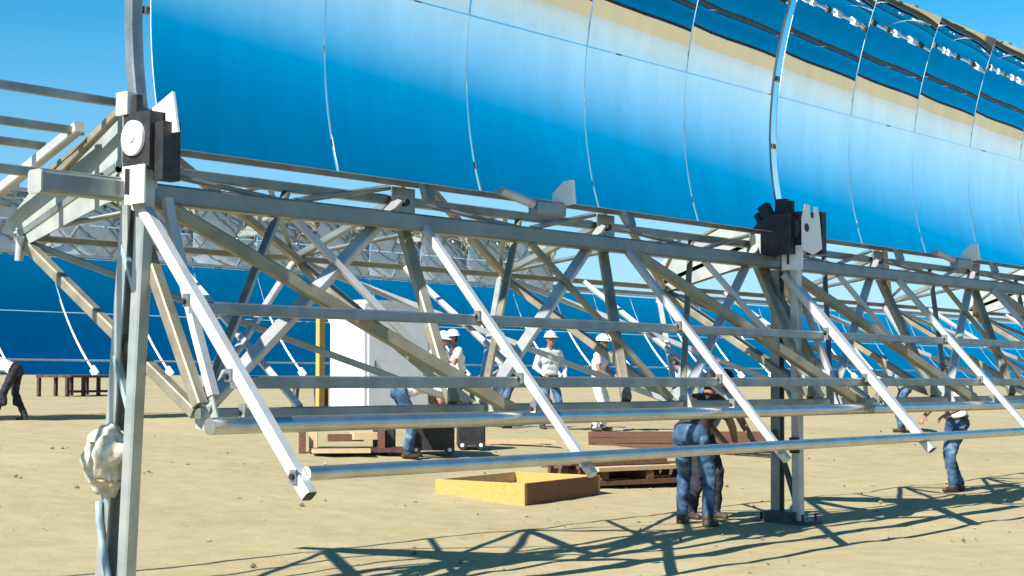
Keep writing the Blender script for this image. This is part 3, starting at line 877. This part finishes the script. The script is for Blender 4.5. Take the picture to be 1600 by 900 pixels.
# ------------------------------------------------------------------ people
def cone_capsule(mb, a, b, ra, rb, n=14, rings=5):
    a, b, d, x, y = mb.frame(a, b)
    prof = []
    for i in range(rings + 1):
        t = -math.pi / 2 + (math.pi / 2) * i / rings
        prof.append((a + d * ra * math.sin(t), ra * math.cos(t)))
    for i in range(rings + 1):
        t = (math.pi / 2) * i / rings
        prof.append((b + d * rb * math.sin(t), rb * math.cos(t)))
    vs, fs = [], []
    for c, r in prof:
        for k in range(n):
            q = 2 * math.pi * k / n
            vs.append(c + x * max(r, .0004) * math.cos(q) + y * max(r, .0004) * math.sin(q))
    for i in range(len(prof) - 1):
        for k in range(n):
            fs.append((i * n + k, i * n + (k + 1) % n, (i + 1) * n + (k + 1) % n, (i + 1) * n + k))
    fs.append(tuple(range(n - 1, -1, -1)))
    fs.append(tuple(range((len(prof) - 1) * n, len(prof) * n)))
    mb.add(vs, fs, True)
def ell(mb, c, rx, ry, rz, rot=None, n=18, m_=12):
    c = Vector(c); rot = rot or Matrix.Identity(3)
    vs, fs = [], []
    for j in range(m_ + 1):
        t = -math.pi / 2 + math.pi * j / m_
        for k in range(n):
            q = 2 * math.pi * k / n
            vs.append(c + rot @ Vector((rx * max(math.cos(t), .002) * math.cos(q), ry * max(math.cos(t), .002) * math.sin(q), rz * math.sin(t))))
    for j in range(m_):
        for k in range(n):
            fs.append((j * n + k, j * n + (k + 1) % n, (j + 1) * n + (k + 1) % n, (j + 1) * n + k))
    fs.append(tuple(range(n - 1, -1, -1)))
    fs.append(tuple(range(m_ * n, (m_ + 1) * n)))
    mb.add(vs, fs, True)

TMP = bpy.data.scenes.new('workbench')
def person(px, py, face, label, lean=0.0, crouch=0.0, hands=((.2, .30, .85), (.2, -.30, .85)), feet=((.05, .12), (-.05, -.12)),
           head_pitch=0.0, head_yaw=0.0, trousers='denim', shirt='shirt_w', sleeve='short', hat='helmet', h=1.75, voxel=.016, group=None):
    """local frame: x forward, y left, z up. hands and feet are targets in that frame (metres, scaled by h/1.75)"""
    k = h / 1.75
    z0 = gz(py)
    Rz = Matrix.Rotation(face, 3, 'Z')
    def Wd(v): return Rz @ (Vector(v) * k)
    body = MB()
    seg = []          # (a, b, ra, rb, material slot) for colouring
    def limb(a, b, ra, rb, slot):
        cone_capsule(body, Wd(a), Wd(b), ra * k, rb * k)
        seg.append((Wd(a), Wd(b), ra * k, rb * k, slot))
    V = Vector
    hipz = .93 - crouch
    pel = V((-.12 * math.sin(lean) - crouch * .25, 0, hipz))
    sp = V((math.sin(lean), 0, math.cos(lean)))
    fwdv = V((math.cos(lean), 0, -math.sin(lean)))
    chest = pel + sp * .34
    sho = pel + sp * .50
    neck = pel + sp * .57 + fwdv * .01
    # legs
    for s, (fx, fy) in zip((1, -1), feet):
        hip = pel + V((0, s * .095, -.03))
        ank = V((fx, fy, .085))
        knee_mid = (hip + ank) / 2
        Lr, dist = .86, (hip - ank).length
        bend = math.sqrt(max(0, (Lr / 2) ** 2 - (dist / 2) ** 2)) if dist < Lr else 0
        knee = knee_mid + V((max(bend, .015), 0, 0)) + V((0, s * .01, .015))
        limb(hip, knee, .092, .066, 0)
        limb(knee, ank, .066, .054, 0)
        limb(knee + V((-.015, 0, -.06)), knee + V((-.02, 0, -.18)), .058, .054, 0)
        limb(ank + V((0, 0, .02)), ank + V((-.005, 0, -.02)), .058, .05, 4)
        limb(ank + V((-.03, 0, -.045)), ank + V((.15, s * .025, -.05)), .042, .036, 4)
    # trunk
    limb(pel + V((0, .07, 0)), pel + V((0, -.07, 0)), .105, .105, 0)
    limb(pel + V((-.05, .06, -.03)), pel + V((-.05, -.06, -.03)), .085, .085, 0)
    limb(pel + sp * .10 + V((0, .06, 0)), pel + sp * .10 + V((0, -.06, 0)), .108, .108, 1)
    limb(pel + sp * .20 + V((0, .06, 0)), pel + sp * .20 + V((0, -.06, 0)), .11, .11, 1)
    limb(chest + V((0, .085, 0)), chest + V((0, -.085, 0)), .118, .118, 1)
    limb(sho + V((0, .15, 0)) - sp * .02, sho + V((0, -.15, 0)) - sp * .02, .075, .075, 1)
    limb(sho, neck + sp * .05, .066, .056, 2)
    # arms and hands
    for s, tgt in zip((1, -1), hands):
        sh = sho + V((0, s * .185, -.015))
        wr = V(tgt)
        dv = wr - sh
        La, Lb = .30, .26
        if dv.length > La + Lb - .01:
            wr = sh + dv.normalized() * (La + Lb - .01)
            dv = wr - sh
        D = dv.length
        a1 = (La * La - Lb * Lb + D * D) / (2 * D)
        hgt = math.sqrt(max(0, La * La - a1 * a1))
        axis = dv.normalized()
        pole = V((-.55, s * .65, -.5))
        pole = (pole - axis * pole.dot(axis)).normalized()
        el = sh + axis * a1 + pole * hgt
        mid = (sh + el) / 2
        if sleeve == 'long':
            limb(sh, el, .062, .046, 1); limb(el, wr, .046, .035, 1)
        else:
            limb(sh, mid, .062, .054, 1); limb(mid, el, .047, .041, 2); limb(el, wr, .042, .029, 2)
        fa = (wr - el).normalized()
        side = fa.cross(V((0, 0, 1)))
        side = V((0, 1, 0)) if side.length < .1 else side.normalized()
        nrm = side.cross(fa).normalized()
        pm = wr + fa * .085
        limb(wr, wr + fa * .03, .027, .03, 2)
        limb(wr + fa * .03 + side * .022, pm + side * .026, .019, .016, 2)
        limb(wr + fa * .03 - side * .022, pm - side * .026, .019, .016, 2)
        limb(wr + fa * .04, pm, .018, .016, 2)
        for q, (off, ln) in enumerate(((.036, .062), (.012, .075), (-.012, .070), (-.036, .052))):
            b0 = pm + side * off
            b1 = b0 + fa * ln * .5 - nrm * .012
            b2 = b1 + fa * ln * .32 - nrm * .034
            limb(b0, b1, .0105, .0095, 2); limb(b1, b2, .0095, .008, 2)
        t0 = wr + fa * .035 + side * .034 * s
        t1 = t0 + fa * .035 + side * .030 * s - nrm * .012
        t2 = t1 + fa * .030 + side * .006 * s - nrm * .018
        limb(t0, t1, .014, .012, 2); limb(t1, t2, .012, .009, 2)
    # head
    hp = lean * .55 + head_pitch
    Rh = Matrix.Rotation(head_yaw, 3, 'Z') @ Matrix.Rotation(hp, 3, 'Y')
    hc = neck + sp * .03 + Rh @ V((.025, 0, .125))
    def H(v): return hc + Rh @ V(v)
    def hell(c, rx, ry, rz):
        ell(body, Wd(H(c)), rx * k, ry * k, rz * k, Rz @ Rh)
    hell((0, 0, .012), .096, .076, .108)
    hell((.022, 0, -.048), .068, .062, .072)
    hell((.052, 0, -.098), .030, .034, .026)          # chin
    limb(H((.088, 0, .012)), H((.112, 0, -.022)), .010, .017, 2)   # nose
    hell((.080, 0, .030), .016, .052, .014)           # brow
    hell((.082, 0, -.060), .016, .026, .010)          # lips
    for s in (1, -1):
        hell((-.004, s * .078, -.008), .026, .012, .034)  # ears
    seg.append((Wd(H((0, 0, .02))), Wd(H((.03, 0, -.06))), .09 * k, .06 * k, 2))
    src = body.build('person_raw', 'skin')
    COL.objects.unlink(src)
    TMP.collection.objects.link(src)
    md = src.modifiers.new('remesh', 'REMESH'); md.mode = 'VOXEL'; md.voxel_size = voxel
    sm = src.modifiers.new('smooth', 'SMOOTH'); sm.factor = .5; sm.iterations = 3 if voxel > .009 else 4
    vl = TMP.view_layers[0]
    vl.update()
    dg = vl.depsgraph
    dg.update()
    me = bpy.data.meshes.new_from_object(src.evaluated_get(dg))
    bpy.data.objects.remove(src)
    me.name = 'person'
    me.materials.clear()
    for q in (trousers, shirt, 'skin', 'hair', 'boot'):
        me.materials.append(M[q])
    # cloth folds and wrinkles, then colour each face by its nearest limb
    nf = len(me.polygons)
    fc = np.empty(nf * 3); me.polygons.foreach_get('center', fc); fc = fc.reshape(-1, 3)
    best, slots = np.full(nf, 1e9), np.full(nf, 2)
    for a, b, ra, rb, slot in seg:
        a, ab = np.array(a), np.array(b - a)
        tt = np.clip(((fc - a) @ ab) / max(ab @ ab, 1e-9), 0, 1)
        dd = np.linalg.norm(fc - (a + tt[:, None] * ab), axis=1) - (ra + (rb - ra) * tt)
        mk = dd < best
        best[mk] = dd[mk]; slots[mk] = slot
    slots = slots.tolist()
    vs_slot = [2] * len(me.vertices)
    for f, s in zip(me.polygons, slots):
        f.material_index = s
        f.use_smooth = True
        for i in f.vertices: vs_slot[i] = s
    nv = len(me.vertices)
    co, no = np.empty(nv * 3), np.empty(nv * 3)
    me.vertices.foreach_get('co', co); me.vertices.foreach_get('normal', no)
    co, no = co.reshape(-1, 3), no.reshape(-1, 3)
    for q in range(nv):
        if vs_slot[q] in (0, 1):
            c = V((co[q][0] + px, co[q][1] + py, co[q][2]))
            d_ = .010 * noise.noise(V((c.x * 9, c.y * 9, c.z * 15))) + .006 * noise.noise(c * 24)
            co[q] += no[q] * (d_ + .006)
    me.vertices.foreach_set('co', co.reshape(-1))
    me.update()
    ob = bpy.data.objects.new('person', me)
    COL.objects.link(ob)
    ob.location = (px, py, z0)
    tag(ob, label, 'person', group)
    org = V((px, py, z0))
    for s in (1, -1):
        b = MB(); ell(b, Wd(H((.088, s * .031, .010))) + org, .010 * k, .013 * k, .009 * k, Rz @ Rh, 10, 6); b.build('eye', 'eye', ob)
    # hair or helmet
    b = MB()
    rot = Rz @ Rh
    cc = Wd(H((-.010, 0, .030))) + org
    n_, m_ = 24, 10
    big = 1.0 if hat else 1.02
    vs, fs = [], []
    def shell(rx, ry, rz, lo, jit=0.0):
        v0 = len(vs)
        for j in range(m_ + 1):
            t = lo + (math.pi / 2 - lo) * j / m_
            for q in range(n_):
                a = 2 * math.pi * q / n_
                lo_here = t
                f = 1 + jit * noise.noise(V((math.cos(a) * 4, math.sin(a) * 4, t * 5)))
                vs.append(cc + rot @ V((rx * f * max(math.cos(t), .004) * math.cos(a), ry * f * max(math.cos(t), .004) * math.sin(a), rz * f * math.sin(t))) * k)
        for j in range(m_):
            for q in range(n_):
                fs.append((v0 + j * n_ + q, v0 + j * n_ + (q + 1) % n_, v0 + (j + 1) * n_ + (q + 1) % n_, v0 + (j + 1) * n_ + q))
    shell(.108, .089, .112, .12 if hat else -.05, .05)
    # back of the hair
    b.add(vs, fs, True)
    ell(b, Wd(H((-.045, 0, -.010))) + org, .062 * k, .074 * k, .085 * k, rot, 16, 10)
    b.build('hair', 'hair', ob)
    if hat:
        vs.clear(); fs.clear()
        shell(.134, .112, .128, .16)
        b = MB(); b.add(vs, fs, True)
        # brim
        ring = []
        for q in range(n_):
            a = 2 * math.pi * q / n_
            ex = .055 * max(0, math.cos(a)) ** 1.5 + .012
            for (ro, zz) in ((0, .020), (ex, .010), (ex, .004), (0, .010)):
                ring.append(cc + rot @ (V(((.132 + ro) * math.cos(a), (.110 + ro) * math.sin(a), zz)) * k))
        b.add(ring, [(q * 4 + e1, ((q + 1) % n_) * 4 + e1, ((q + 1) % n_) * 4 + (e1 + 1) % 4, q * 4 + (e1 + 1) % 4) for q in range(n_) for e1 in range(4)], True)
        b.path([cc + rot @ (V((.137 * math.cos(t), 0, .132 * math.sin(t))) * k) for t in [R(20 + 14 * i) for i in range(11)]], .007 * k, 6)
        b.build('helmet', hat, ob)
    # belt
    b = MB()
    bc = pel + sp * .055
    pts = []
    for q in range(25):
        a = 2 * math.pi * q / 24
        pts.append(Wd(bc + V((0, 0, 0)) + fwdv * (.122 * math.cos(a)) + V((0, .182 * math.sin(a), 0))) + org)
    b.path(pts, .017 * k, 6)
    b.build('belt', 'boot', ob)
    return ob

right_dir = math.atan2(rgt.y, rgt.x)          # facing screen right
toward = math.atan2(-fwd0.y, -fwd0.x)         # facing the camera
away = math.atan2(fwd0.y, fwd0.x)
left_dir = right_dir + math.pi
person(6.93, .50, away - R(30), 'worker in faded blue jeans and dark shirt bending beside the second post', lean=R(48), hands=((.62, .22, .80), (.60, -.20, .82)), feet=((.10, .19), (-.08, -.17)),
       trousers='denim', shirt='shirt_d', hat=None, voxel=.0085)
person(7.75, .95, away - R(150), 'dark haired worker in a grey blue shirt bending behind the man in jeans', lean=R(42), hands=((.55, .25, .85), (.58, -.15, .85)), trousers='denim_d', shirt='shirt_b', hat=None, voxel=.0085, h=1.72)
person(13.42, .73, left_dir + R(20), 'worker in blue jeans and white shirt standing alone in the frame shadows at right', lean=R(10), hands=((.30, .22, 1.02), (.34, -.20, 1.0)), feet=((.12, .09), (-.12, -.09)),
       trousers='denim', shirt='shirt_w', hat=None, voxel=.0085)
person(9.44, 17.2, left_dir, 'worker in dark trousers bending over at the left edge below the back row', lean=R(70), hands=((.55, .2, .55), (.55, -.2, .5)), feet=((.22, .16), (-.25, -.14)), trousers='denim_d', shirt='shirt_w', hat=None)
person(9.42, 6.98, right_dir + R(15), 'bent worker in bright blue jeans between the two black tool chests', lean=R(75), hands=((.62, .2, .75), (.62, -.2, .75)), trousers='denim', shirt='shirt_w', hat='helmet')
person(14.6, 11.45, right_dir - R(35), 'worker in white helmet nearest the white cabinet, leaning forward', lean=R(22), hands=((.45, .2, .95), (.45, -.2, .95)), trousers='denim', shirt='shirt_w')
person(14.95, 11.12, left_dir - R(20) + R(40), 'worker in white helmet and white shirt, second from the white cabinet', lean=R(10), hands=((.42, .2, 1.05), (.42, -.2, 1.0)), trousers='denim_d', shirt='shirt_w')
person(15.5, 10.4, left_dir + R(30), 'worker in cream coloured helmet in the middle of the group', lean=R(18), hands=((.42, .2, 1.0), (.42, -.2, 1.0)), trousers='denim', shirt='shirt_w', hat='helmet_y')
person(16.02, 9.85, toward + R(25), 'worker in white helmet and pale grey long sleeved shirt facing the camera', lean=R(3), hands=((.12, .27, .95), (.22, -.20, 1.0)), trousers='denim', shirt='shirt_g', sleeve='long')
person(16.61, 9.17, right_dir - R(20), 'worker in white helmet and white clothes turned to the right', lean=R(6), hands=((.32, .2, 1.0), (.3, -.2, 1.0)), trousers='shirt_w', shirt='shirt_w', h=1.72)
person(17.6, 7.6, left_dir - R(10), 'worker in pale blue jeans bending low behind the man at the post', lean=R(55), hands=((.5, .2, .7), (.5, -.2, .7)), trousers='denim', shirt='shirt_b', hat=None)
person(24.3, 7.0, left_dir, 'worker in teal blue clothes at the far right edge behind the struts', lean=R(40), hands=((.5, .2, .8), (.5, -.2, .8)), trousers='denim', shirt='shirt_b', hat=None)

bpy.data.scenes.remove(TMP)
